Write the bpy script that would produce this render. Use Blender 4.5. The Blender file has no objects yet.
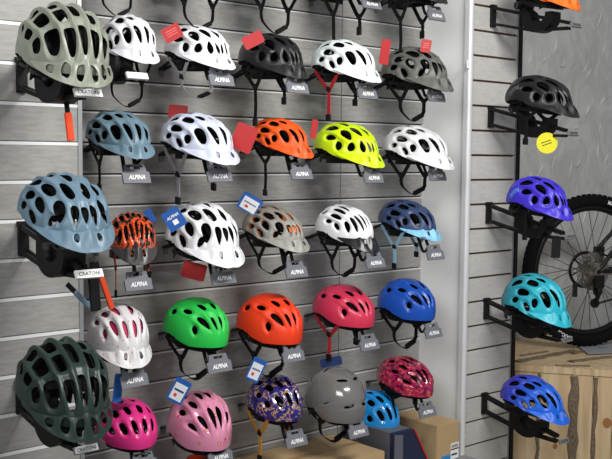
import bpy, bmesh, math, random
import numpy as np
from mathutils import Vector, Matrix, Euler
random.seed(7)
sc = bpy.context.scene
C = bpy.data.collections.new('shop'); sc.collection.children.link(C)
R = math.radians
# ---------------------------------------------------------------- camera
F, YAW, PIT, ROL = 987.27, .7219, -.0728, .0093
CH = 1.55
YL, YM, YR, YW = 2.379, 2.803, 2.557, 2.985
fw = np.array([math.sin(YAW)*math.cos(PIT), math.cos(YAW)*math.cos(PIT), math.sin(PIT)])
ri = np.array([math.cos(YAW), -math.sin(YAW), 0.]); up = np.cross(ri, fw)
ri, up = math.cos(ROL)*ri+math.sin(ROL)*up, -math.sin(ROL)*ri+math.cos(ROL)*up
CAM = np.array([0, 0, CH])
def proj(P):
    P = np.atleast_2d(P)-CAM; d = P@fw
    return 306+F*(P@ri)/d, 229.5-F*(P@up)/d, d
def ray(x, y): return fw+ri*(x-306)/F-up*(y-229.5)/F
def at(x, y, Y):
    d = ray(x, y); return Vector(d*Y/d[1]+CAM)
def at_z(x, y, z):
    d = ray(x, y); return Vector(d*(z-CH)/d[2]+CAM)
cd = bpy.data.cameras.new('camera'); cam = bpy.data.objects.new('camera', cd); sc.collection.objects.link(cam)
cd.sensor_width = 36; cd.lens = 36*F/612; cd.clip_start = .02
m = Matrix(((ri[0], up[0], -fw[0]), (ri[1], up[1], -fw[1]), (ri[2], up[2], -fw[2])))
cam.matrix_world = Matrix.Translation((0, 0, CH)) @ m.to_4x4(); sc.camera = cam
sc.view_settings.view_transform = 'Standard'; sc.view_settings.look = 'None'; sc.view_settings.gamma = 1
sc.view_settings.use_curve_mapping = False; sc.view_settings.exposure = 0

# ---------------------------------------------------------------- materials
def lin(c):
    return tuple(((v/255)/12.92 if v/255 <= .04045 else ((v/255+.055)/1.055)**2.4) for v in c)+(1,)
MC = {}
def mat(name, rgb, rough=.5, metal=0, spec=.5, coat=0):
    if name in MC: return MC[name]
    m = bpy.data.materials.new(name); m.use_nodes = True; b = m.node_tree.nodes['Principled BSDF']
    b.inputs['Base Color'].default_value = lin(rgb); b.inputs['Roughness'].default_value = rough
    b.inputs['Metallic'].default_value = metal; b.inputs['Specular IOR Level'].default_value = spec
    b.inputs['Coat Weight'].default_value = coat
    # very fine surface mottling so that no face is perfectly even
    nt = m.node_tree; n = nt.nodes.new('ShaderNodeTexNoise'); n.inputs['Scale'].default_value = 60
    tc = nt.nodes.new('ShaderNodeTexCoord'); nt.links.new(tc.outputs['Object'], n.inputs['Vector'])
    mr = nt.nodes.new('ShaderNodeMapRange'); mr.inputs['To Min'].default_value = rough*.9; mr.inputs['To Max'].default_value = min(1, rough*1.12)
    nt.links.new(n.outputs['Fac'], mr.inputs['Value']); nt.links.new(mr.outputs['Result'], b.inputs['Roughness'])
    MC[name] = m; return m
def nodes(m):
    nt = m.node_tree
    def N(t, **k):
        n = nt.nodes.new(t)
        for a, v in k.items(): setattr(n, a, v)
        return n
    return nt, N, nt.links.new, nt.nodes['Principled BSDF']
def ramp(n, stops):
    r = n.color_ramp
    while len(r.elements) > 1: r.elements.remove(r.elements[-1])
    r.elements[0].position = stops[0][0]; r.elements[0].color = lin(stops[0][1])
    for p, c in stops[1:]:
        e = r.elements.new(p); e.color = lin(c)
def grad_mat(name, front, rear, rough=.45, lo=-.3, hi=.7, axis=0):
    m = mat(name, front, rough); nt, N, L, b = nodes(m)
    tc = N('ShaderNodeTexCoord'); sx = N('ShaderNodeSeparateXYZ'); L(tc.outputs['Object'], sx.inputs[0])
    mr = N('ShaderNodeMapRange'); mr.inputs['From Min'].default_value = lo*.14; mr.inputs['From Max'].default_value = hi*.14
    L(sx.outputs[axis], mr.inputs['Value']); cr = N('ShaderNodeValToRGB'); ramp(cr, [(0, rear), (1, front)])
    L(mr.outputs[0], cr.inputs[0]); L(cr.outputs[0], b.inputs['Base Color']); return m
def blot_mat(name, stops, scale, rough=.25, coat=.5, kind='noise', detail=3):
    m = mat(name, stops[0][1], rough, coat=coat); nt, N, L, b = nodes(m)
    tc = N('ShaderNodeTexCoord')
    if kind == 'noise':
        n = N('ShaderNodeTexNoise'); n.inputs['Detail'].default_value = detail; n.inputs['Scale'].default_value = scale; out = n.outputs['Fac']
    else:
        n = N('ShaderNodeTexVoronoi'); n.inputs['Scale'].default_value = scale
        out = n.outputs['Color'] if kind == 'cell' else n.outputs['Distance']
    L(tc.outputs['Object'], n.inputs['Vector'])
    cr = N('ShaderNodeValToRGB'); cr.color_ramp.interpolation = 'CONSTANT'; ramp(cr, stops)
    L(out, cr.inputs[0]); L(cr.outputs[0], b.inputs['Base Color']); return m

BLACK = mat('black_foam', (13, 13, 14), .85, spec=.2)
STRAPM = mat('black_webbing', (16, 16, 17), .85, spec=.25)
PLB = mat('black_plastic', (15, 15, 16), .5, spec=.3)
HGREY = mat('grey_hanger_plastic', (112, 114, 122), .5)
WHITE = mat('white_print', (245, 245, 245), .6)
STEEL = mat('steel', (190, 190, 192), .3, .9)
ALU = mat('aluminium', (176, 178, 180), .4, .7)

# ---------------------------------------------------------------- mesh helpers
def obj(name, bm, m=None, parent=None):
    me = bpy.data.meshes.new(name)
    if isinstance(bm, bmesh.types.BMesh): bm.to_mesh(me); bm.free()
    else:
        me.from_pydata(*[bm[0], [], bm[1]]); 
    o = bpy.data.objects.new(name, me); C.objects.link(o)
    for x in (m if isinstance(m, (list, tuple)) else [m]):
        if x: me.materials.append(x)
    if parent: o.parent = parent
    return o
def thing(name, label, cat, M=None, group=None):
    o = bpy.data.objects.new(name, None); C.objects.link(o); o.empty_display_size = .05
    if M is not None: o.matrix_world = M
    return tag(o, label, cat, group)
def tag(o, label, cat, group=None, kind=None):
    o['label'] = label; o['category'] = cat
    if group: o['group'] = group
    if kind: o['kind'] = kind
    return o
def struct(name, bm, m, label=None):
    o = obj(name, bm, m); o['kind'] = 'structure'
    if label: o['label'] = label
    return o
def box(bm, lo, hi, mi=0, M=None, bev=0):
    lo, hi = Vector(lo), Vector(hi)
    v = [bm.verts.new((x, y, z)) for x in (lo.x, hi.x) for y in (lo.y, hi.y) for z in (lo.z, hi.z)]
    fs = [bm.faces.new([v[i] for i in q]) for q in ((0, 1, 3, 2), (4, 6, 7, 5), (0, 4, 5, 1), (2, 3, 7, 6), (0, 2, 6, 4), (1, 5, 7, 3))]
    if bev:
        es = list({e for f in fs for e in f.edges})
        r = bmesh.ops.bevel(bm, geom=es, offset=bev, segments=2, affect='EDGES', profile=.6)
        fs = list({f for f in r['faces']} | {f for f in fs if f.is_valid})
        v = list({w for f in fs for w in f.verts})
    for f in fs: f.material_index = mi
    if M is not None: bmesh.ops.transform(bm, matrix=M, verts=v)
    return fs
def smooth_pts(pts, n=5):
    pts = [Vector(p) for p in pts]
    if len(pts) < 3: return pts
    P = [2*pts[0]-pts[1]]+pts+[2*pts[-1]-pts[-2]]; out = []
    for i in range(1, len(P)-2):
        a, b, c, d = P[i-1:i+3]
        for k in range(n):
            t = k/n
            out.append(.5*((2*b)+(c-a)*t+(2*a-5*b+4*c-d)*t*t+(3*b-a-3*c+d)*t**3))
    out.append(pts[-1]); return out
def sweep(bm, pts, wdir, w, th, mi=0, closed=False):
    """ribbon or bar with a rectangular section along pts; wdir = width direction (vector or list)"""
    n = len(pts); rings = []
    for i, p in enumerate(pts):
        if closed: t = pts[(i+1) % n]-pts[i-1]
        else: t = pts[min(i+1, n-1)]-pts[max(i-1, 0)]
        t.normalize(); wd = Vector(wdir[i] if isinstance(wdir, list) else wdir)
        wd = (wd-t*wd.dot(t))
        wd = wd.normalized() if wd.length > 1e-5 else t.orthogonal().normalized()
        nn = t.cross(wd)
        rings.append([bm.verts.new(p+wd*a*w/2+nn*b*th/2) for a, b in ((-1, -1), (1, -1), (1, 1), (-1, 1))])
    for i in range(n if closed else n-1):
        A, B = rings[i], rings[(i+1) % n]
        for k in range(4):
            f = bm.faces.new((A[k], A[(k+1) % 4], B[(k+1) % 4], B[k])); f.material_index = mi
    if not closed:
        for r in (rings[0][::-1], rings[-1]): bm.faces.new(r).material_index = mi
def tube(bm, pts, r, seg=8, mi=0, closed=False):
    n = len(pts); rings = []; prev = None
    for i, p in enumerate(pts):
        t = (pts[(i+1) % n]-pts[i-1]) if closed else (pts[min(i+1, n-1)]-pts[max(i-1, 0)])
        t.normalize()
        a = t.orthogonal().normalized() if prev is None else (prev-t*prev.dot(t)).normalized()
        prev = a; b = t.cross(a); rr = r[i] if isinstance(r, (list, tuple)) else r
        rings.append([bm.verts.new(p+(a*math.cos(2*math.pi*k/seg)+b*math.sin(2*math.pi*k/seg))*rr) for k in range(seg)])
    for i in range(n if closed else n-1):
        A, B = rings[i], rings[(i+1) % n]
        for k in range(seg):
            f = bm.faces.new((A[k], A[(k+1) % seg], B[(k+1) % seg], B[k])); f.material_index = mi; f.smooth = True
    if not closed:
        for q in (rings[0][::-1], rings[-1]): bm.faces.new(q).material_index = mi
def prism(bm, poly, z0, z1, mi=0, M=None):
    A = [bm.verts.new((x, y, z0)) for x, y in poly]; B = [bm.verts.new((x, y, z1)) for x, y in poly]; n = len(poly)
    fs = [bm.faces.new(A[::-1]), bm.faces.new(B)]+[bm.faces.new((A[i], A[(i+1) % n], B[(i+1) % n], B[i])) for i in range(n)]
    for f in fs: f.material_index = mi
    if M is not None: bmesh.ops.transform(bm, matrix=M, verts=A+B)
TX = {}
def text_tris(s, shear=.25, bold=.0):
    k = (s, shear, bold)
    if k not in TX:
        cu = bpy.data.curves.new('t', 'FONT'); cu.body = s; cu.shear = shear; cu.offset = bold; cu.resolution_u = 2
        cu.align_x = 'CENTER'; cu.align_y = 'CENTER'
        o = bpy.data.objects.new('t', cu); C.objects.link(o)
        bpy.context.view_layer.update()
        me = o.evaluated_get(bpy.context.evaluated_depsgraph_get()).to_mesh()
        V = [tuple(v.co) for v in me.vertices]; Fc = [tuple(p.vertices) for p in me.polygons]
        o.evaluated_get(bpy.context.evaluated_depsgraph_get()).to_mesh_clear()
        C.objects.unlink(o); bpy.data.objects.remove(o); bpy.data.curves.remove(cu)
        xs = [v[0] for v in V]; cx = (max(xs)+min(xs))/2; ys = [v[1] for v in V]; cy = (max(ys)+min(ys))/2
        w = max(xs)-min(xs); TX[k] = ([((v[0]-cx)/w, (v[1]-cy)/w) for v in V], Fc)
    return TX[k]
def put_text(bm, s, width, M, mi, hs=1, **k):
    """flat lettering: text in the local XY plane of M"""
    V, Fc = text_tris(s, **k)
    vs = [bm.verts.new(M @ Vector((x*width, y*width*hs, 0))) for x, y in V]
    for f in Fc:
        try: bm.faces.new([vs[i] for i in f]).material_index = mi
        except ValueError: pass
def clip_grid(P, G):
    n, m = G.shape; ids = {}; V = []; Fc = []
    def vid(i, j):
        k = (i, j)
        if k not in ids: ids[k] = len(V); V.append(P[i, j])
        return ids[k]
    def eid(a, b):
        k = (min(a, b), max(a, b))
        if k not in ids:
            ga, gb = G[k[0]], G[k[1]]; t = ga/(ga-gb); ids[k] = len(V); V.append(P[k[0]]*(1-t)+P[k[1]]*t)
        return ids[k]
    pos = G > 0
    for i in range(n-1):
        for j in range(m-1):
            c = [(i, j), (i+1, j), (i+1, j+1), (i, j+1)]; s = [pos[q] for q in c]
            if not any(s): continue
            poly = []
            for k in range(4):
                if s[k]: poly.append(vid(*c[k]))
                if s[k] != s[(k+1) % 4]: poly.append(eid(c[k], c[(k+1) % 4]))
            if len(poly) >= 3: Fc.append(poly)
    return np.array(V), Fc
def thicken(V, Fc, th, flip=False):
    """outer skin, inner skin and rim walls (each with own vertices): verts, faces, material ids, smooth flags"""
    N = np.zeros_like(V)
    for f in Fc:
        p = V[f]; c = np.zeros(3)
        for k in range(1, len(f)-1): c += np.cross(p[k]-p[0], p[k+1]-p[0])
        for q in f: N[q] += c
    L = np.linalg.norm(N, axis=1); L[L < 1e-12] = 1; N /= L[:, None]
    if flip: N = -N
    I = V-N*th; n = len(V)
    cnt = {}
    for f in Fc:
        for k in range(len(f)):
            a, b = f[k], f[(k+1) % len(f)]; cnt[(a, b)] = 1
    rim = [(a, b) for (a, b) in cnt if (b, a) not in cnt]
    vs = list(map(tuple, V))+list(map(tuple, I)); fs = []; mi = []
    for f in Fc:
        o = list(f); fs.append(o[::-1] if flip else o); mi.append(0)
        o = [q+n for q in f]; fs.append(o if flip else o[::-1]); mi.append(1)
    rv = {}
    def r(q, inner):
        k = (q, inner)
        if k not in rv: rv[k] = len(vs); vs.append(tuple(I[q] if inner else V[q]))
        return rv[k]
    for a, b in rim:
        q = [r(a, 0), r(a, 1), r(b, 1), r(b, 0)]; fs.append(q if not flip else q[::-1]); mi.append(2)
    return vs, fs, mi
def mesh_obj(name, vs, fs, mi, mats, parent, smooth=True):
    me = bpy.data.meshes.new(name); me.from_pydata(vs, [], fs)
    for x in mats: me.materials.append(x)
    me.polygons.foreach_set('material_index', mi); me.polygons.foreach_set('use_smooth', [smooth]*len(fs)); me.update()
    o = bpy.data.objects.new(name, me); C.objects.link(o); o.parent = parent; return o

# ---------------------------------------------------------------- helmet
D2 = math.pi/180
#  vent = (s, t, half length, half width, rotation, taper, power), s = 0 brow, 90 crown, 180 nape; t = degrees from the middle; mirrored
STY = {
 'trail': dict(dim=(.150, .135, .105, .116), sc=(1.15, 1.32), vents=[
    (40, 0, 9, 4.0, 0, .5, 2), (101, 0, 11, 4.5, 0, 0, 2),
    (39, 16, 12, 4.2, -12, .6, 2), (72, 13, 13, 5.0, 8, -.3, 2.2), (120, 17, 11, 5, 0, 0, 2),
    (42, 77, 30, 3.6, 0, 0, 2), (130, 76, 26, 4, 0, 0, 2), (46, 36, 15, 5.6, -16, .5, 2), (83, 35, 13, 6.2, 6, -.2, 2.2), (117, 38, 12, 6, 0, 0, 2),
    (30, 50, 10, 3.6, -25, .3, 2), (62, 58, 17, 5.2, -8, .3, 2), (105, 60, 15, 5.5, 8, 0, 2), (148, 40, 12, 6, 0, 0, 2), (150, 14, 10, 5, 0, 0, 2)],
    ridges=[(8, 3, .003), (26, 3.5, .003), (47, 4, .003)], rim=0, visor='long'),
 'arc': dict(dim=(.150, .132, .104, .116), vents=[
    (47, 12.5, 17, 6.2, 5, .25, 2.3), (48, 38, 18, 8.6, -8, .2, 2.3), (46, 62, 15, 5.6, -14, .3, 2.2), (40, 77, 30, 4.2, 0, 0, 2.2),
    (84, 10.5, 9, 5.4, 14, 0, 2.2), (88, 33, 12, 7.6, 14, 0, 2.3), (96, 61, 21, 7.2, 5, .1, 2.3),
    (118, 11, 13, 6.2, 0, 0, 2.2), (126, 39, 16, 8.6, 4, 0, 2.3), (152, 14, 12, 7, 0, 0, 2), (135, 76, 26, 5, 0, 0, 2.2)],
    ridges=[(3.5, 3, .003), (25.5, 4, .0045), (51, 4, .004)], visor='long'),
 'web': dict(dim=(.150, .135, .106, .118), vents=[
    (36, 6.5, 11, 4.4, 8, -.45, 1.6), (37, 24, 13, 6.6, -10, -.35, 1.6), (68, 13, 14, 8.4, 10, .3, 1.7), (68, 39, 17, 9.0, -8, .25, 1.7),
    (38, 47, 13, 7, -25, -.2, 1.7), (102, 12, 14, 7.6, -4, -.3, 1.7), (110, 39, 18, 9.0, 10, 0, 1.8), (48, 68, 20, 6.4, -12, .3, 1.7), (96, 64, 21, 6.6, 6, 0, 1.8),
    (138, 13, 15, 7.6, 0, 0, 1.8)],
    ridges=[(25.5, 3.5, .004), (53, 3.5, .004)], visor='long'),
 'big': dict(dim=(.150, .140, .108, .128), vents=[
    (44, 0, 16, 5.4, 0, .25, 3.5), (86, 0, 16, 6.0, 0, 0, 4), (127, 0, 14, 5.5, 0, 0, 4),
    (41, 20, 16, 7.2, -4, .3, 3.2), (75, 21, 12, 7.6, 0, 0, 4), (107, 21, 14, 7.4, 0, 0, 4), (140, 19, 12, 6.5, 0, 0, 3.5),
    (44, 44, 18, 9.0, -8, .25, 3.2), (84, 45, 15, 9.0, 0, 0, 4), (120, 42, 14, 8, 0, 0, 4),
    (48, 67, 17, 6.0, -8, .2, 3), (94, 68, 18, 6, 0, 0, 3.5), (134, 60, 12, 6, 0, 0, 3)],
    ridges=[(10.5, 3.5, .005), (32, 3.8, .006), (57, 4, .005)], visor='rib'),
 'road': dict(dim=(.146, .138, .102, .112), sc=(1.0, 1.15), vents=[
    (52, 0, 18, 3.4, 0, .2, 2), (100, 0, 15, 3.6, 0, 0, 2),
    (48, 14, 20, 3.8, 4, .3, 2), (98, 14, 17, 4.2, 0, 0, 2),
    (46, 30, 20, 4.4, -6, .3, 2), (95, 30, 17, 5, 0, 0, 2),
    (44, 48, 18, 4.6, -12, .3, 2), (90, 49, 18, 5.2, 2, 0, 2), (136, 36, 12, 5, 0, 0, 2),
    (60, 67, 19, 4, -5, .2, 2), (108, 66, 16, 4.4, 0, 0, 2), (142, 12, 14, 4, 0, 0, 2)],
    ridges=[(7, 2.5, .003), (22, 2.5, .003), (39, 3, .003), (57, 3, .003)], visor=None),
 'kid': dict(dim=(.136, .128, .104, .120), vents=[
    (42, 9, 13, 4.2, 8, .5, 1.8), (78, 14, 9, 6.0, 18, 0, 2.4), (124, 13, 10, 5.0, 0, 0, 2.2),
    (48, 31, 16, 6.0, 24, .35, 1.9), (86, 42, 10, 5.6, 10, 0, 2.2), (38, 53, 12, 4.8, -10, .2, 2), (124, 50, 10, 5, 0, 0, 2)],
    ridges=[(22, 4, .003), (47, 5, .0035)], visor=None),
 'tot': dict(dim=(.132, .126, .104, .118), vents=[
    (44, 12, 14, 6.0, 4, 0, 2.6), (80, 13, 11, 6.2, 4, 0, 2.6), (112, 12, 10, 6, 0, 0, 2.6),
    (45, 37, 14, 6.6, 6, 0, 2.6), (84, 38, 11, 6.8, 0, 0, 2.6), (118, 36, 10, 6, 0, 0, 2.6), (48, 63, 13, 5.6, 0, 0, 2.4), (98, 63, 12, 5.4, 0, 0, 2.4)],
    ridges=[(25, 5, .002)], visor=None),
 'wing': dict(dim=(.138, .130, .104, .120), vents=[
    (50, 8, 19, 5.4, 5, .55, 1.7), (100, 9, 13, 5.2, 0, 0, 2),
    (47, 30, 15, 5.0, 20, .4, 1.7), (86, 31, 12, 5.4, 10, 0, 1.8), (122, 28, 11, 5.4, 0, 0, 2),
    (46, 52, 13, 4.6, 24, .3, 1.8), (92, 54, 12, 5, 6, 0, 1.8)],
    ridges=[(19.5, 4, .005), (41, 4, .005)], visor=None),
 'dots': dict(dim=(.134, .130, .104, .120), vents=[
    (52, 11, 11, 3.7, 2, .1, 2.2), (88, 16, 12, 4.2, 14, .3, 2), (60, 33, 12, 4.0, 8, .1, 2.2), (94, 36, 9, 4, 6, 0, 2),
    (124, 20, 9, 4, 0, 0, 2), (56, 54, 9, 3.2, -8, .2, 2), (100, 56, 9, 3.2, 0, 0, 2)],
    sc=(1.25, 1.3), ridges=[(22, 4, .002), (45, 4, .002)], visor='long'),
 'urban': dict(dim=(.134, .132, .106, .134), vents=[
    (24, 24, 2.6, 12, 8, 0, 3), (70, 18, 2.8, 11, -22, .2, 3), (112, 18, 2.4, 9, 8, 0, 3), (140, 40, 2.4, 8, 0, 0, 3), (40, 66, 2, 6, 0, 0, 3)],
    ridges=[], visor=None, full=.014, rec=.002),
}
def shape_pt(st, s, t):
    af, ar, b, c = st['dim']
    cu, su = np.cos(s*D2), np.sin(s*D2); cv, sv = np.cos(t*D2), np.sin(t*D2)
    cv2 = np.sign(cv)*np.abs(cv)**.88; sv2 = np.sign(sv)*np.abs(sv)**.96
    a = np.where(cu > 0, af, ar)
    x = a*np.sign(cu)*np.abs(cu)**np.where(cu > 0, 1.03, .90)*cv2
    z = np.where(su > 0, c, .085)*np.sign(su)*np.abs(su)**.95*cv2
    y = b*sv2*(1-.28*(x > 0)*(x/af)**2*.6-.10*np.clip(x/af, -1, 1))
    return x, y, z
def vent_d(st, s, t):
    d = np.full(s.shape, 99.)
    sl, sw = st.get('sc', (1, 1))
    for (s0, t0, ls, wt, rot, tp, p) in st['vents']:
        ls, wt = ls*sl, wt*sw
        if st.get('visor') and s0 < 62: s0 = s0-5; ls = ls*1.08
        for sg in ((1, -1) if t0 else (1,)):
            ds = s-s0; dt = (t*sg-t0); r = rot*D2
            X = ds*math.cos(r)+dt*math.sin(r); Y = -ds*math.sin(r)+dt*math.cos(r)
            w = wt*np.clip(1+tp*X/ls, .12, 2)
            q = (np.abs(X/ls)**p+np.abs(Y/w)**p)**(1/p)-1
            d = np.minimum(d, q*min(ls, wt))
    return d
def shell_pt(st, s, t, off=0, flat=False):
    x, y, z = shape_pt(st, s, t)
    n = np.stack([x/.14**2, y/.10**2, (z+.01)/.12**2], -1); n /= np.linalg.norm(n, axis=-1)[..., None]
    h = np.zeros_like(x)+off
    if not flat:
        d = vent_d(st, s, t); h -= st.get('rec', .006)*np.clip(1-np.clip(d, 0, 99)/3.4, 0, 1)
        fade = np.clip((s-18)/25, 0, 1)
        for (t0, w, hh) in st['ridges']:
            tt = t0*(.72+.28*np.clip(np.sin(s*D2), 0, 1))
            h += hh*np.clip(1.25-np.abs(np.abs(t)-tt)/(w*1.3), 0, 1)*fade
    return np.stack([x, y, z], -1)+n*h[..., None]
RIMX = [-1.1, -.95, -.75, -.45, -.15, .2, .5, .8, 1.1]; RIMZ = [-.052, -.050, -.040, -.012, .000, -.008, -.012, -.002, .008]
def rim_z(st, x, y):
    r = np.interp(x/st['dim'][0], RIMX, RIMZ)
    return r-st.get('full', 0)
MESH = {}
def shell_mesh(sty, dens):
    k = (sty, dens)
    if k in MESH: return MESH[k]
    st = STY[sty]; ns, ntt = int(116*dens), int(92*dens)
    s, t = np.meshgrid(np.linspace(-38, 218, ns), np.linspace(-89.6, 89.6, ntt), indexing='ij')
    P = shell_pt(st, s, t); g = vent_d(st, s, t)
    g = np.minimum(g, (P[..., 2]-rim_z(st, P[..., 0], P[..., 1]))*450)
    V, Fc = clip_grid(P, g); r = thicken(V, Fc, .017, flip=False)
    # orientation test: outward normals point away from the centre
    vs, fs, mi = r; f = fs[len(fs)//4*2]
    a, b, c = (np.array(vs[q]) for q in f[:3]); nn = np.cross(b-a, c-a)
    if np.dot(nn, a) < 0: r = thicken(V, Fc, .017, flip=True)
    MESH[k] = (r, V); return MESH[k]
def visor_mesh(sty, kind):
    k = (sty, kind, 'v')
    if k in MESH: return MESH[k]
    st = STY[sty]
    n, m_ = 97, 22
    T, L, droop, amp, folds, pt = {'long': (74, .036, .80, .0050, 3, 1.7), 'rib': (74, .030, 1.15, .0060, 4, 2.0), 'short': (64, .042, .80, .0015, 2, 1.6), 'brim': (48, .005, .5, .0, 1, 2.2), 'peak': (72, .042, .80, .003, 3, 1.8)}[kind]
    ph = np.linspace(-1, 1, n); kk = np.linspace(0, 1, m_)
    PH, K = np.meshgrid(ph, kk, indexing='ij')
    s0 = {'long': 13, 'rib': 13, 'short': 13, 'brim': 12, 'peak': 13}[kind]-7*np.abs(PH)**2
    base = shell_pt(st, s0, PH*T, .002, flat=True)
    ln = L*np.clip(1-np.abs(PH)**pt, 0, 1)+.004
    d = np.stack([np.ones_like(PH), .50*np.sin(PH*1.5), -droop-.12*K], -1)
    P = base+d*(ln*K)[..., None]
    tri = np.abs(((PH*folds) % 1)*2-1)-.5
    P[..., 2] += amp*tri*np.sin(np.clip(K*1.15, 0, 1)*math.pi)*np.clip(1.1-np.abs(PH), 0, 1)*2.4
    P[..., 2] += .010*np.exp(-(PH/.09)**2)*(1-.6*K)+.007*np.exp(-((np.abs(PH)-.42)/.07)**2)*(1-K)**.7   # ribs running out over the visor
    P[..., 2] -= .006*np.clip(1-np.abs(PH)*1.4, 0, 1)*K
    G = np.ones_like(PH)
    cs = {'long': ((.24, .055, .30, .24),), 'rib': ((.14, .075, .42, .34), (.40, .085, .42, .34), (.66, .07, .42, .30)), 'peak': ((.22, .06, .3, .25),)}.get(kind, ())
    for c, w_, k0, hk in cs:
        q = (np.abs((np.abs(PH)-c-.05*(K-k0))/w_)**2.5+np.abs((K-k0)/hk)**2.5)**.4-1
        G = np.minimum(G, q)
    V, Fc = clip_grid(P, G); r = thicken(V, Fc, .003)
    f = r[1][0]; a, b, c = (np.array(r[0][q]) for q in f[:3])
    if np.cross(b-a, c-a)[2] < 0: r = thicken(V, Fc, .003, flip=True)
    MESH[k] = (r, V); return MESH[k]
FIT = {}
def ellip_band(bm, pts, w, th, mi=0): sweep(bm, pts, (0, 0, 1), w, th, mi, closed=True)

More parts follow.
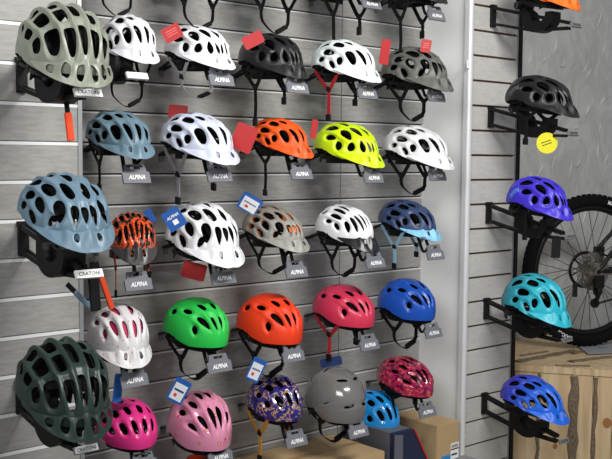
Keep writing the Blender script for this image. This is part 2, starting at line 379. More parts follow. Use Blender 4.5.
def helmet(box_, wall, D, sty, shell, label, visor=True, vis_m=None, pitch=17, yaw=0, roll=0, straps='loop', strap_m=None, inner=None,
           dens=1., group=None, low=None, name='bike_helmet', text=None, drop=.0, longs=.10, holes=None, kzr=(.84, 1.16), netting=None):
    """build one helmet; box_ = how wide and high shell and visor stand in view, solved for true size and spot at distance D off its wall"""
    st = STY[sty]; vk = st['visor'] if visor is True else visor
    (vs, fs, mi), V = shell_mesh(sty, dens)
    pts = V
    if vk: (vv, vf, vm), V2 = visor_mesh(sty, vk); pts = np.concatenate([V, V2])
    x0, y0, x1, y1 = box_; Y = wall-D; loc = np.array(at((x0+x1)/2, (y0+y1)/2, Y)); sx = 1.; kz = 1.
    E = Euler((R(roll), R(pitch), R(-90+yaw)), 'XYZ'); RM = np.array(E.to_matrix())
    for it in range(14):
        W = (pts*np.array([sx, sx, sx*kz]))@RM.T+loc
        px, py, d = proj(W); w, h = px.max()-px.min(), py.max()-py.min()
        fx, fy = (x1-x0)/w, (y1-y0)/h
        sx *= fx; kz = min(kzr[1], max(kzr[0], kz*fy/fx)); dd = d.mean()
        cx, cy = (px.max()+px.min())/2, (py.max()+py.min())/2
        # move within the plane Y = const
        tgt = np.array(at(cx, cy, Y)); want = np.array(at((x0+x1)/2, (y0+y1)/2, Y)); loc = loc+(want-tgt)*np.array([1, 0, 1])
    FIT[label] = (sx, kz)
    M = Matrix.LocRotScale(Vector(loc), E, Vector((sx, sx, sx*kz)))
    root = thing(name, label, 'helmet', M, group)
    eps = inner or BLACK
    mesh_obj('shell', vs, fs, mi, [shell, eps, low or eps], root)
    if vk: mesh_obj('visor' if vk != 'brim' else 'brim', vv, vf, vm, [vis_m or shell, vis_m or shell, vis_m or shell], root)
    G = RM.T @ np.array([0, 0, -1.]); G = Vector((G[0], G[1], G[2]/kz)).normalized()
    # comfort pads under the crown
    bm = bmesh.new()
    for t0 in (-30, 0, 30):
        ss = np.linspace(40, 140, 12); p = shell_pt(st, ss, np.full(12, float(t0)), -.021, flat=True)
        sweep(bm, [Vector(q) for q in p], (0, 1, 0), .016, .006)
    obj('padding', bm, eps, root)
    # fit ring with rear cradle and dial
    bm = bmesh.new(); ring = []
    for k in range(40):
        a = 2*math.pi*k/40
        z = -.020-.030*(.5-.5*math.cos(a))
        ring.append(Vector((.108*math.cos(a)-.004, .076*math.sin(a), z)))
    sweep(bm, ring, (0, 0, 1), .013, .003, closed=True)
    rear = [Vector((-.112*math.cos(a)+.0, .070*math.sin(a), -.062)) for a in np.linspace(-.9, .9, 9)]
    sweep(bm, rear, (0, 0, 1), .030, .004)
    tube(bm, [Vector((-.106, 0, -.060)), Vector((-.126, 0, -.064))], .015, 14)
    for sg in (-1, 1):
        sweep(bm, [Vector((-.02, sg*.082, .005)), Vector((-.03, sg*.078, -.030)), Vector((-.055, sg*.070, -.052))], (1, 0, 0), .012, .003)
    obj('fit_ring', bm, PLB, root)
    # foam skirt below the shell edge: visible lower body
    s, t = np.meshgrid(np.linspace(-45, 225, 90), np.linspace(-89.6, 89.6, 60), indexing='ij')
    key = (sty, 'skirt')
    if key not in MESH:
        P = shell_pt(st, s, t, -.008, flat=True); rz = rim_z(st, P[..., 0], P[..., 1])
        g = np.minimum((rz+.006-P[..., 2]), (P[..., 2]-rz+.013+.010*np.clip(-P[..., 0]/.1, 0, 1)))*400
        SV, SF = clip_grid(P, g); r = thicken(SV, SF, .012); f = r[1][0]; a, b, c = (np.array(r[0][q]) for q in f[:3])
        if np.dot(np.cross(b-a, c-a)*np.array([1, 1, 0]), a) < 0: r = thicken(SV, SF, .012, flip=True)
        MESH[key] = r
    r = MESH[key]; mesh_obj('foam_edge', r[0], r[1], r[2], [eps, eps, eps], root)
    if netting:
        key = (sty, 'net')
        s, t = np.meshgrid(np.linspace(25, 140, 50), np.linspace(-70, 70, 44), indexing='ij')
        P = shell_pt(st, s, t, -.012, flat=True); SV, SF = clip_grid(P, np.ones_like(s)); r = thicken(SV, SF, .001, flip=np.dot(np.cross(P[1, 0]-P[0, 0], P[0, 1]-P[0, 0]), P[0, 0]) > 0)
        mesh_obj('insect_net', r[0], r[1], r[2], [netting]*3, root)
    # straps
    sms = strap_m if isinstance(strap_m, list) else [strap_m or STRAPM]*2; Ld = .085+drop
    if straps:
        side_end = []
        for sg in (-1, 1):
            bm = bmesh.new(); A = Vector((.062, sg*.082, -.006)); B = Vector((-.078, sg*.074, -.035))
            mid = Vector((-.006, sg*.080, -.01))+G*Ld; mid.y = sg*(.066 if straps == 'loop' else .070)
            V_ = smooth_pts([A, (A*.5+mid*.5)+G*.006, mid, (B*.5+mid*.5)+G*.006, B], 4)
            sweep(bm, V_, (1, 0, 0), .016, .0024)
            so = obj('strap', bm, sms[0 if sg < 0 else 1], root)
            bm = bmesh.new(); Mx = Matrix.Translation(mid)
            box(bm, (-.011, -.004, -.010), (.011, .004, .010), 0, Mx, .002); obj('divider', bm, PLB, so)
            side_end.append(mid)
        a, b = side_end
        if straps == 'loop':
            bm = bmesh.new()
            c1 = a+G*.055+Vector((.004, .012, 0)); c2 = b+G*.055+Vector((.004, -.012, 0)); lo = (c1+c2)/2+G*.028
            path = smooth_pts([a, a+G*.03, c1, lo, c2, b+G*.03, b], 5)
            sweep(bm, path, (1, 0, 0), .016, .0026); so = obj('chin_strap', bm, sms[0], root)
            bm = bmesh.new(); q = lo+(c2-lo)*.45; Mx = Matrix.Translation(q) @ Matrix.Rotation(.5, 4, 'X')
            box(bm, (-.011, -.019, -.005), (.011, .030, .005), 0, Mx, .003)
            obj('buckle', bm, PLB, so)
        else:
            for q, ln in ((a, longs), (b, .05)):
                e = q+G*ln; bm = bmesh.new()
                sweep(bm, [q, q+G*ln*.5+Vector((.004, 0, 0)), e], (1, 0, 0), .016, .0026)
                so = obj('chin_strap', bm, sms[0 if q is a else 1], root)
                bm = bmesh.new(); fr = G.to_track_quat('Z', 'X').to_matrix().to_4x4()
                box(bm, (-.011, -.005, -.016), (.011, .005, .014), 0, Matrix.Translation(e) @ fr, .003); obj('buckle', bm, PLB, so)
    if text:
        s_, s0, t0, wdeg, tm, sg = text
        V2, F2 = text_tris(s_, .2, .015); T_ = np.array(V2)
        ss = s0+sg*T_[:, 0]*wdeg; tt = sg*(t0-T_[:, 1]*wdeg*1.25)
        p = shell_pt(st, ss, tt, .0012)
        mesh_obj('side_lettering', [tuple(q) for q in p], [list(f) for f in F2], [0]*len(F2), [tm], root, False)
    return root, M, sx

# ---------------------------------------------------------------- hangers
def hanger_plate(root, M, kind='grey', w=.078):
    """name plate in the local XY plane of M"""
    bm = bmesh.new(); h = w*.36; t = .003
    poly = [(-w/2, -h/2-.006), (w/2, -h/2-.006), (w/2, h*.30), (w*.40, h*.42), (w*.36, h*1.05), (w*.18, h*1.05), (w*.18, h*.62), (-w*.18, h*.62), (-w*.18, h*1.05), (-w*.36, h*1.05), (-w*.40, h*.42), (-w/2, h*.30)]
    prism(bm, poly, -t, t, 0)
    box(bm, (-w*.18, h*.86, -t), (w*.18, h*1.05, t))
    put_text(bm, 'ALPINA', w*.62, Matrix.Translation((0, -h*.12, t+.0004)), 1, 1.15, shear=.35, bold=.03)
    bmesh.ops.transform(bm, matrix=M, verts=bm.verts[:])
    return obj('name_plate', bm, [HGREY, WHITE], root)
def arc_hanger(pos, wall, sx, label, plate_off=(.105, -.098), tilt=20, lx=0, up_=.045, lo=1.):
    """pos = helmet centre (world); arms run from the wall through the helmet, curl down and carry a plate"""
    base = Vector((pos.x, wall, pos.z-.035))
    root = thing('display_hanger', label, 'hanger', Matrix.Translation(base), 'grey plate hangers under the helmets')
    rel = pos-base; Dd = -rel.y
    bm = bmesh.new(); box(bm, (-.009, -.005, -.022), (.009, .0, .010), 0, None, .002)
    obj('wall_hook', bm, HGREY, root)
    f, dz = plate_off[0]*sx, plate_off[1]*sx
    for sg in (-1, 1):
        bm = bmesh.new(); x = sg*.017
        P = [(x*.4, 0, 0), (x, -Dd*.5, .030), (x, -Dd, .035), (x*1.1, -Dd-f*.45, .0), (x*1.2, -Dd-f*.72, dz*.62-.02), (x*1.3, -Dd-f*.92, dz+.03)]
        sweep(bm, smooth_pts(P, 5), (1, 0, 0), .010, .006); obj('arm', bm, PLB, root)
    bm = bmesh.new()
    pts = [Vector((.055*math.cos(a), -Dd+.015+.07*math.sin(a), -.0)) for a in np.linspace(0, 2*math.pi, 24)[:-1]]
    sweep(bm, pts, (0, 0, 1), .022, .004, closed=True)
    for sg in (-1, 1): sweep(bm, [Vector((sg*.017, -Dd+.075, .034)), Vector((sg*.017, -Dd+.08, -.0))], (1, 0, 0), .01, .004)
    obj('cradle_ring', bm, PLB, root)
    Mp = Matrix.Translation((lx, -Dd-f, dz)) @ Matrix.Rotation(R(90-tilt), 4, 'X')
    hanger_plate(root, Mp, w=.092)
    return root
CHROME = mat('silver_plate', (150, 152, 155), .35, .6)
def frame_hanger(X, wall, z, label, plate='silver', length=.3975, dropz=.104, group='long black bracket arms', cx=None, hz=None, brand='CRATONI'):
    root = thing('display_bracket', label, 'bracket', Matrix.Translation((X, wall, z)), group)
    tip = Vector((0, -length, -dropz)); w = .008
    bm = bmesh.new(); box(bm, (-w-.006, -.012, -.075), (w+.006, 0, .012), 0, None, .002); box(bm, (-w-.008, -.014, .0), (w+.008, .003, .014)); obj('wall_hook', bm, PLB, root)
    d = tip.normalized()
    for sg in (-1, 1):
        bm = bmesh.new()
        sweep(bm, [Vector((sg*w, -.006, .002)), tip+Vector((sg*w, .03, .012))], (1, 0, 0), .008, .013); obj('upper_arm', bm, PLB, root)
        bm = bmesh.new(); sweep(bm, [Vector((sg*w, -.006, -.062)), Vector((sg*w, -length*.5, -.062-dropz*.42)), tip+Vector((sg*w, .03, -.008))], (1, 0, 0), .008, .011); obj('lower_arm', bm, PLB, root)
    # cradle: half round dark shoe that carries the helmet, with an open notch
    bm = bmesh.new(); n = 16; poly = []
    for a in np.linspace(math.pi, 2*math.pi, n): poly.append((.070*math.cos(a), .052*math.sin(a)))
    poly += [(.070, .022), (.040, .022)]+[(.034*math.cos(a)+.005, .012+.026*math.sin(a)) for a in np.linspace(0, -math.pi, 10)]+[(-.036, .030), (-.070, .055)]
    Mx = Matrix.Translation(Vector((0, -length*.60, -dropz*.60-.004))) @ Matrix.Rotation(R(90), 4, 'Z') @ Matrix.Rotation(R(90), 4, 'X') @ Matrix.Scale(-1, 4, (1, 0, 0))
    prism(bm, poly, -.030, .030, 0, Mx); bmesh.ops.recalc_face_normals(bm, faces=bm.faces[:]); obj('cradle', bm, PLB, root)
    bm = bmesh.new(); Mp = Matrix.Translation(tip) @ Matrix.Rotation(R(62), 4, 'X'); W = .062 if plate == 'silver' else .070; Hh = .018 if plate == 'silver' else .021
    box(bm, (-W/2, -Hh/2, -.005), (W/2, Hh/2, .004), 0, Mp, .0015)
    if brand: put_text(bm, brand, W*.8, Mp @ Matrix.Translation((0, 0, .0045)), 1, 1.0, shear=.2, bold=.02)
    obj('name_plate', bm, [CHROME if plate == 'silver' else mat('white_label', (232, 232, 230), .4), mat('dark_print', (40, 40, 45), .5)], root)
    return root
def card(name, pos, w, h, m, label, cat='tag', rz=0, rx=0, ry=0, mats=None, kind='plain', th=.0012, group=None, string=None):
    root = thing(name, label, cat, Matrix.Translation(pos) @ Euler((R(rx), R(ry), R(rz))).to_matrix().to_4x4(), group)
    bm = bmesh.new()
    if kind == 'round':
        prism(bm, [(w/2*math.cos(a), h/2*math.sin(a)) for a in np.linspace(0, 2*math.pi, 29)[:-1]]+[], -th, th)
    else:
        e = .06*w; prism(bm, [(-w/2+e, -h/2), (w/2-e, -h/2), (w/2, -h/2+e), (w/2, h/2-e), (w/2-e, h/2), (-w/2+e, h/2), (-w/2, h/2-e), (-w/2, -h/2+e)], -th, th)
    if kind == 'framed':
        prism(bm, [(-w*.38, -h*.40), (w*.38, -h*.40), (w*.38, h*.30), (-w*.38, h*.30)], th, th+.0006, 1)
        prism(bm, [(-w*.30, -h*.02), (w*.30, -h*.02), (w*.30, h*.06), (-w*.30, h*.06)], th+.0006, th+.001, 2)
        prism(bm, [(w*.10*math.cos(a)-w*.1, h*.08*math.sin(a)-h*.2) for a in np.linspace(0, 6.28, 13)[:-1]], th+.0006, th+.001, 3)
    if kind == 'logo':
        put_text(bm, 'ALPINA', w*.7, Matrix.Translation((0, h*.14, th+.0005)), 1, 1.1, shear=.3, bold=.02)
        prism(bm, [(-w*.14, -h*.28), (w*.14, -h*.28), (w*.14, -h*.04), (-w*.14, -h*.04)], th, th+.0006, 1)
    if kind == 'lines':
        for k in range(3): box(bm, (-w*.3, h*(.18-.16*k), th), (w*.3, h*(.22-.16*k), th+.0005), 1)
    if kind == 'round':
        for k in range(2): box(bm, (-w*.26, h*(.06-.13*k), th), (w*.22, h*(.10-.13*k), th+.0005), 1)
    bmesh.ops.recalc_face_normals(bm, faces=[f for f in bm.faces if len(f.verts) != 3 or f.material_index == 0])
    obj('card', bm, mats or [m, mat('tag_ink', (190, 60, 55), .6)], root)
    return root
# ---------------------------------------------------------------- setting
def laminate(name, c1, c2, rough=.55):
    m = mat(name, c1, rough); nt, N, L, b = nodes(m)
    tc = N('ShaderNodeTexCoord'); mp = N('ShaderNodeMapping'); mp.inputs['Scale'].default_value = (5, 1, 26); L(tc.outputs['Object'], mp.inputs[0])
    n = N('ShaderNodeTexNoise'); n.inputs['Scale'].default_value = 4.2; n.inputs['Detail'].default_value = 8; n.inputs['Roughness'].default_value = .62; L(mp.outputs[0], n.inputs['Vector'])
    cr = N('ShaderNodeValToRGB'); ramp(cr, [(.30, c2), (.62, c1)]); L(n.outputs['Fac'], cr.inputs[0])
    n2 = N('ShaderNodeTexNoise'); n2.inputs['Scale'].default_value = 3.; n2.inputs['Detail'].default_value = 2; L(tc.outputs['Object'], n2.inputs['Vector'])
    mx = N('ShaderNodeMix', data_type='RGBA', blend_type='MULTIPLY'); mx.inputs[0].default_value = .35
    cr2 = N('ShaderNodeValToRGB'); ramp(cr2, [(.3, (222, 222, 222)), (.7, (255, 255, 255))]); L(n2.outputs['Fac'], cr2.inputs[0])
    L(cr.outputs[0], mx.inputs[6]); L(cr2.outputs[0], mx.inputs[7]); L(mx.outputs[2], b.inputs['Base Color'])
    bp = N('ShaderNodeBump'); bp.inputs['Strength'].default_value = .12; bp.inputs['Distance'].default_value = .002; L(n.outputs['Fac'], bp.inputs['Height']); L(bp.outputs[0], b.inputs['Normal']); return m
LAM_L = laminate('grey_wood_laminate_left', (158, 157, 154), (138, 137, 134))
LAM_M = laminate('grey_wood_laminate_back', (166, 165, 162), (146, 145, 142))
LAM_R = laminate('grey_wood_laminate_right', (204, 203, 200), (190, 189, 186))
SLOT_D = mat('dark_slot', (60, 58, 56), .8); SLOT_B = mat('brown_fibreboard', (104, 70, 50), .9)
INS = mat('aluminium_insert', (226, 227, 228), .45, .1)
def slat_wall(name, X0, X1, Y, z_groove, zlo, zhi, lam, slot, insert, thick=.03, gap=.0085):
    bm = bmesh.new()
    zs = []; z = z_groove
    while z > zlo: z -= .1
    while z < zhi+.1: zs.append(z); z += .1
    for a, b in zip(zs[:-1], zs[1:]):
        box(bm, (X0, Y, a+gap/2), (X1, Y+.018, b-gap/2), 0, None, .0012)
        box(bm, (X0, Y+.011, a-gap/2-.001), (X1, Y+.019, a+gap/2+.001), 1)
        if insert: box(bm, (X0, Y-.0012, a-gap/2-.002), (X1, Y+.011, a-gap/2+insert), 2)
    box(bm, (X0, Y+.0185, zs[0]), (X1, Y+thick, zs[-1]), 1)
    return struct(name, bm, [lam, slot, INS])
XL1 = 1.2925; XJ = 2.644; XS = 3.117; XR1 = at(513.5, 200, YR).x; ZT = 2.6
slat_wall('wall_left', .12, XL1-.008, YL, 1.8819, .35, ZT, LAM_L, SLOT_D, .0066)
slat_wall('wall_back', .9, XS, YM, 2.0896, .35, ZT, LAM_M, SLOT_D, .0030)
slat_wall('wall_right', XS+.012, XR1, YR, 2.1654, .2, ZT, LAM_R, SLOT_B, 0)
PAN = mat('pale_grey_panel', (238, 239, 240), .5); CASE = mat('grey_case', (120, 120, 122), .6)
bm = bmesh.new(); box(bm, (XS, YR+.004, .35), (XS+.014, YM+.03, ZT)); struct('wall_side', bm, PAN)
bm = bmesh.new(); box(bm, (XL1-.02, YL+.03, .35), (XL1-.003, YM+.0, ZT)); struct('wall_inner', bm, CASE)
def vprof(name, poly, m, z0=.2, z1=ZT):
    bm = bmesh.new(); prism(bm, poly, z0, z1); bmesh.ops.recalc_face_normals(bm, faces=bm.faces[:]); return struct(name, bm, m)
vprof('trim_1', [(XL1-.009, YL+.03), (XL1-.009, YL-.003), (XL1+.003, YL-.003), (XL1+.003, YL+.03)], ALU)
vprof('trim_2', [(XS-.016+.014*(1-math.cos(a))*1.0, YR-.012*math.sin(a)) for a in np.linspace(0, math.pi, 13)]+[(XS+.012, YR+.018), (XS-.016, YR+.018)], mat('brushed_aluminium', (226, 227, 229), .42, .25))
vprof('trim_3', [(XJ-.0022, YM+.01), (XJ-.0022, YM-.0012), (XJ+.0022, YM-.0012), (XJ+.0022, YM+.01)], mat('joint_grey', (110, 110, 110), .6))
vprof('trim_4', [(XR1, YR+.03), (XR1, YR-.001), (XR1+.008, YR-.001), (XR1+.008, YR+.03)], mat('edge_grey', (150, 150, 150), .5))
vprof('trim_5', [(XR1+.009, YR+.034), (XR1+.009, YR-.006), (XR1+.030, YR-.006), (XR1+.030, YR+.034)], mat('dark_post', (16, 16, 17), .5, spec=.2))
# plaster with trowel ridges
PL = mat('grey_plaster', (200, 200, 198), .6); nt, N, L, b = nodes(PL)
tc = N('ShaderNodeTexCoord'); n = N('ShaderNodeTexNoise'); n.inputs['Scale'].default_value = 5; n.inputs['Detail'].default_value = 6; n.inputs['Distortion'].default_value = 1.6
mp = N('ShaderNodeMapping'); mp.inputs['Rotation'].default_value = (0, .6, 0); mp.inputs['Scale'].default_value = (1.5, 1, 1.1); L(tc.outputs['Object'], mp.inputs[0]); L(mp.outputs[0], n.inputs['Vector'])
bp = N('ShaderNodeBump'); bp.inputs['Strength'].default_value = .6; bp.inputs['Distance'].default_value = .02; L(n.outputs['Fac'], bp.inputs['Height']); L(bp.outputs[0], b.inputs['Normal'])
cr = N('ShaderNodeValToRGB'); ramp(cr, [(.35, (190, 190, 188)), (.65, (206, 206, 204))]); L(n.outputs['Fac'], cr.inputs[0]); L(cr.outputs[0], b.inputs['Base Color'])
bm = bmesh.new(); box(bm, (XR1-.05, YW, 0), (5.4, YW+.06, ZT+.4))
rnd = random.Random(11)
def ridge(px, py, ang, ln, bend, w=.0075):
    p = at(px, py, YW); a = R(ang); pts = []
    for k in range(9):
        u = k/8-.5; an = a+bend*u
        pts.append(Vector((p.x+ln*u*math.cos(an), YW+.001, p.z+ln*u*math.sin(an))))
    tube(bm, pts, [w*math.sin(math.pi*(k+.4)/8.8) for k in range(9)], 6)
for q in [(556, 47, 72, .12, .8), (563, 66, 25, .09, 1.4), (586, 68, 48, .13, .3), (590, 72, 40, .12, -.3), (545, 60, 40, .06, .4), (571, 168, 78, .14, .5), (553, 164, 70, .12, -.6), (540, 172, 50, .12, .1), (578, 165, 40, .08, 1.6), (598, 150, 82, .1, .1),
          (606, 160, 55, .1, .2), (530, 178, 55, .08, .2), (600, 20, 65, .12, .6), (540, 20, 80, .05, .5), (604, 100, 30, .1, -.6), (588, 110, 62, .08, .6), (576, 128, 20, .06, .8), (604, 50, 75, .07, .3), (530, 60, 70, .05, .4), (534, 270, 78, .1, .2), (551, 232, 60, .07, .3), (600, 128, 70, .08, -.7), (555, 110, 50, .07, .4), (585, 215, 70, .12, .2), (603, 300, 60, .1, .2)]: ridge(*q)
struct('wall_far', bm, PL)
bm = bmesh.new(); box(bm, (-2.5, -1.5, -.05), (5.4, YW+.06, 0)); struct('floor', bm, mat('grey_floor', (120, 116, 110), .6))
bm = bmesh.new(); box(bm, (.0, YL-.25, 0), (XL1, YM+.03, .34)); box(bm, (XL1, YM-.45, 0), (XS, YM+.03, .34)); box(bm, (XS, YR+.0, 0), (XR1, YM+.03, .20))
o = obj('display_base', bm, mat('base_grey', (140, 140, 142), .5)); o['kind'] = 'structure'

# ---------------------------------------------------------------- colours
def S(n, c, r=.45, coat=0): return mat(n, c, r, coat=coat)
olive = S('sage_shell', (130, 135, 122), .4); white = S('white_shell', (232, 234, 238), .35); black = S('black_shell', (30, 30, 32), .42)
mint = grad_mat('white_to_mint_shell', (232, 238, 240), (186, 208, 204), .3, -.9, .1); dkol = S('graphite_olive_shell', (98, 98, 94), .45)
bgrey = S('blue_grey_shell', (112, 140, 156), .42); lav = S('lavender_white_shell', (214, 220, 238), .4); orange = S('orange_shell', (240, 88, 22), .5)
yellow = S('neon_yellow_shell', (205, 236, 12), .4); slate = S('slate_blue_shell', (98, 124, 142), .42)
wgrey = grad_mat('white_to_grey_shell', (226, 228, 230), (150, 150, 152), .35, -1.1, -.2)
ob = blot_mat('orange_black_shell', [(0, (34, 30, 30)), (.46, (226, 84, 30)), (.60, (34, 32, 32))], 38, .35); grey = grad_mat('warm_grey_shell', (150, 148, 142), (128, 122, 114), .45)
navy = S('navy_shell', (48, 66, 104), .42); green = S('bright_green_shell', (36, 200, 78), .5); ored = S('red_orange_shell', (236, 60, 16), .55)
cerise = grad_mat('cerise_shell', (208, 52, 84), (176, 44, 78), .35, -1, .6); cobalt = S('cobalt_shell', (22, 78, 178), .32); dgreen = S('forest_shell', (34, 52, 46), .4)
pink = S('hot_pink_shell', (232, 52, 140), .3); skyb = S('metallic_sky_shell', (24, 140, 216), .22, .5); ugrey = S('gloss_grey_shell', (112, 110, 108), .16, .8)
wpink = blot_mat('white_pink_speckle_shell', [(0, (232, 110, 150)), (.16, (236, 234, 236))], 62, .4, .2, 'dist')
ppink = blot_mat('pale_pink_print_shell', [(0, (232, 196, 90)), (.10, (196, 50, 104)), (.17, (224, 144, 176))], 30, .25, .5, 'dist')
purp = blot_mat('violet_gold_print_shell', [(0, (26, 22, 80)), (.40, (50, 44, 130)), (.55, (196, 150, 70)), (.61, (110, 96, 160)), (.64, (46, 38, 116))], 55, .2, .7)
rflo = blot_mat('crimson_floral_shell', [(0, (84, 14, 50)), (.44, (164, 24, 76)), (.60, (214, 110, 50)), (.63, (190, 40, 84)), (.69, (220, 150, 90))], 62, .2, .7)
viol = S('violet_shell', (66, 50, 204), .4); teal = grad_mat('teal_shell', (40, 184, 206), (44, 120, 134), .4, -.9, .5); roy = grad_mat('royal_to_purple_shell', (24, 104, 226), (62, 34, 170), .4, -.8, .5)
oran2 = S('amber_orange_shell', (252, 112, 20), .5); ltb = blot_mat('light_blue_brush', [(0, (48, 66, 104)), (.44, (132, 196, 230))], 20, .45, 0); lblue = S('light_blue_webbing', (140, 190, 214), .7)
gweb = S('pale_grey_webbing', (170, 172, 178), .7); redw = S('red_webbing', (190, 34, 44), .7); ylw = S('mustard_webbing', (206, 150, 40), .7); orw = S('orange_webbing', (232, 74, 30), .7)
wint = S('white_foam', (190, 190, 192), .6); pnet = S('raspberry_net', (200, 40, 90), .6); wwire = S('brown_grey_foam', (58, 52, 48), .7); navf = S('dark_navy_foam', (34, 36, 62), .6)

HS = []
def put(bx, wall, D, sty, shell, label, hang=None, hlabel=None, kind='arc', **k):
    root, M, sx = helmet(bx, wall, D, sty, shell, label, **k)
    p = M.translation
    if kind == 'arc' and hlabel:
        if hang:
            d = ray(*hang); t = p.x/d[0]; q = CAM+d*t
            f = max(.07, min(.20, p.y-q[1])); Yp = p.y-f; q = at(hang[0], hang[1], Yp); lx = max(-.035, min(.035, q.x-p.x)); dz = q.z-(p.z-.035)
            arc_hanger(p, wall, sx, hlabel, (f/sx, dz/sx), lx=lx)
        else: arc_hanger(p, wall, sx, hlabel, (.105, -.055))
    return root, M
g1 = 'helmets in the top rows of the back panel'
# left panel, big helmets close to the camera
put((15, 1, 113, 88), YL, .26, 'big', olive, 'large sage grey bike helmet with long ribs, topmost on the left panel', dens=1.3, straps=None, yaw=-7, pitch=21, inner=BLACK, kind='')
put((17, 174, 115, 251), YL, .26, 'trail', slate, 'large slate blue bike helmet with visor, middle one on the left panel', dens=1.3, straps=None, yaw=-7, pitch=21, kind='')
put((14, 336, 113, 443), YL, .26, 'big', dgreen, 'large dark forest green bike helmet, lowest on the left panel', dens=1.3, straps=None, yaw=-7, pitch=21, kind='')
Xb = at(64, 60, YL-.26).x
# back panel, top row out of frame except straps
for bx, lab, hl, hg, sh in (((88, -78, 150, -20), 'helmet cut off by the top edge, narrow strap loop hanging behind the large sage helmet', None, None, black),
        ((168, -66, 236, -14), 'bike helmet cut off at the top edge, strap loop above the white web vent helmet', None, None, white),
        ((244, -60, 314, -10), 'bike helmet cut off by the top edge, long strap loop hanging over the black helmet', None, None, black),
        ((316, -52, 386, -3), 'bike helmet cut off by the top edge above the white and mint helmet', 'grey name plate at the top edge above the mint and white helmet', (371, 3), black),
        ((384, -44, 448, 8), 'black bike helmet at the top edge above the graphite olive helmet', 'grey name plate of the topmost rightmost hanger on the back panel', (436, 15), black)):
    put(bx, YM, .20, 'trail', sh, lab, hg, hl, straps='loop' if bx[0] < 300 else 'open', drop=.012, longs=.17, kind='arc')
W = YM
put((98, 13, 160, 65), W, .21, 'arc', white, 'white visor helmet over a blank white label, partly behind the large sage grey helmet', kind='', straps='loop', drop=.02, yaw=-4)
put((164, 25, 236, 70), W, .21, 'web', white, 'white bike helmet with web shaped vents and a red card at its rear', (221, 79), 'grey name plate under the white web vent helmet with the red card', straps='loop', strap_m=gweb)
put((238, 33, 309, 79), W, .21, 'web', black, 'matt black bike helmet with a tilted red card on its crown', (297, 87), 'grey name plate under the matt black helmet', straps='open', longs=.14)
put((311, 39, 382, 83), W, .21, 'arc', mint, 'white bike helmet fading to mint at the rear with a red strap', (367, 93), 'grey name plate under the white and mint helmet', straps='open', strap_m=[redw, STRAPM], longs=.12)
put((381, 46, 454, 92), W, .21, 'trail', dkol, 'graphite olive bike helmet between two red cards, next to the pale side panel', (436, 96), 'grey name plate under the graphite olive helmet', straps='loop')
put((85, 111, 155, 158), W, .21, 'arc', bgrey, 'blue grey bike helmet right of the aluminium post, above the orange and black helmet', (136, 176), 'grey name plate under the blue grey helmet', straps='open', yaw=-6)
put((160, 115, 240, 162), W, .21, 'arc', lav, 'lavender white bike helmet with grey straps in second row', (219, 175), 'grey name plate under the lavender white helmet', straps='open', strap_m=gweb, drop=.02)
put((250, 118, 314, 158), W, .21, 'arc', orange, 'matt orange bike helmet with visor beside a red hexagonal card', (301, 173), 'grey name plate under the orange visor helmet', straps='open', longs=.15)
put((313, 122, 385, 168), W, .21, 'web', yellow, 'neon yellow bike helmet with visor', (373, 177), 'grey name plate under the neon yellow helmet', straps=None, strap_m=STRAPM, inner=BLACK, low=S('grey_foam', (110, 116, 104), .6))
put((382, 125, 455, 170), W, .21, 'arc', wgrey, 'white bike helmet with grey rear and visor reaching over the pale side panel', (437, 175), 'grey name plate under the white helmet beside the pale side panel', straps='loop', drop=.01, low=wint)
put((107, 206, 157, 270), W, .22, 'road', ob, 'orange and black patterned bike helmet with thin ribs', (138, 283), 'grey name plate under the orange and black patterned helmet', visor='peak', vis_m=S('charcoal_visor', (66, 64, 64), .35), yaw=-22, pitch=18, straps='open', strap_m=orw)
put((165, 201, 245, 268), W, .22, 'trail', white, 'white bike helmet with visor between a blue card and a red card', (223, 277), 'grey name plate under the white helmet with the blue card', straps=None, yaw=-4)
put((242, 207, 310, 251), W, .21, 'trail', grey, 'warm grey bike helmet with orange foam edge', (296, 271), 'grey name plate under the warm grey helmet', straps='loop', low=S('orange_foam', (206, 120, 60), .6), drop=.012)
put((315, 204, 380, 253), W, .21, 'road', white, 'white and black striped road bike helmet', (375, 262), 'grey name plate under the white and black road helmet', straps='loop', drop=.01, visor='peak', vis_m=S('black_visor', (30, 30, 32), .3))
put((378, 201, 442, 240), W, .21, 'arc', navy, 'navy bike helmet with light blue brushed visor and light blue straps', (435, 254), 'grey name plate under the navy helmet with the light blue visor', straps='open', strap_m=lblue, vis_m=ltb, drop=.02)
put((86, 303, 152, 369), W, .22, 'dots', wpink, 'white children bike helmet with pink speckles and raspberry netting', (134, 379), 'grey name plate under the white helmet with pink speckles', straps=None, yaw=-10, netting=pnet)
put((163, 297, 229, 348), W, .21, 'kid', green, 'bright green children bike helmet', (219, 365), 'grey name plate under the bright green helmet', straps='loop', drop=-.01, yaw=4)
put((236, 293, 303, 345), W, .21, 'kid', ored, 'red orange children bike helmet without visor', (293, 355), 'grey name plate under the red orange children helmet', straps='loop', drop=-.01)
put((312, 284, 375, 328), W, .21, 'kid', cerise, 'cerise pink children bike helmet under the white and black helmet', (369, 344), 'grey name plate under the cerise pink helmet', straps='open', strap_m=[redw, STRAPM], low=navf, drop=-.01)
put((377, 278, 436, 321), W, .21, 'kid', cobalt, 'cobalt blue children bike helmet under the navy helmet', (433, 332), 'grey name plate under the cobalt blue helmet', straps='loop', drop=-.01)
put((95, 398, 158, 450), W, .20, 'tot', pink, 'hot pink toddler bike helmet behind the large dark green helmet', None, 'hanger under the hot pink toddler helmet', straps=None, yaw=-8)
put((166, 389, 232, 452), W, .22, 'wing', ppink, 'pale pink children bike helmet printed with small flowers', (220, 456), 'grey name plate under the pale pink printed helmet', straps=None, yaw=-6)
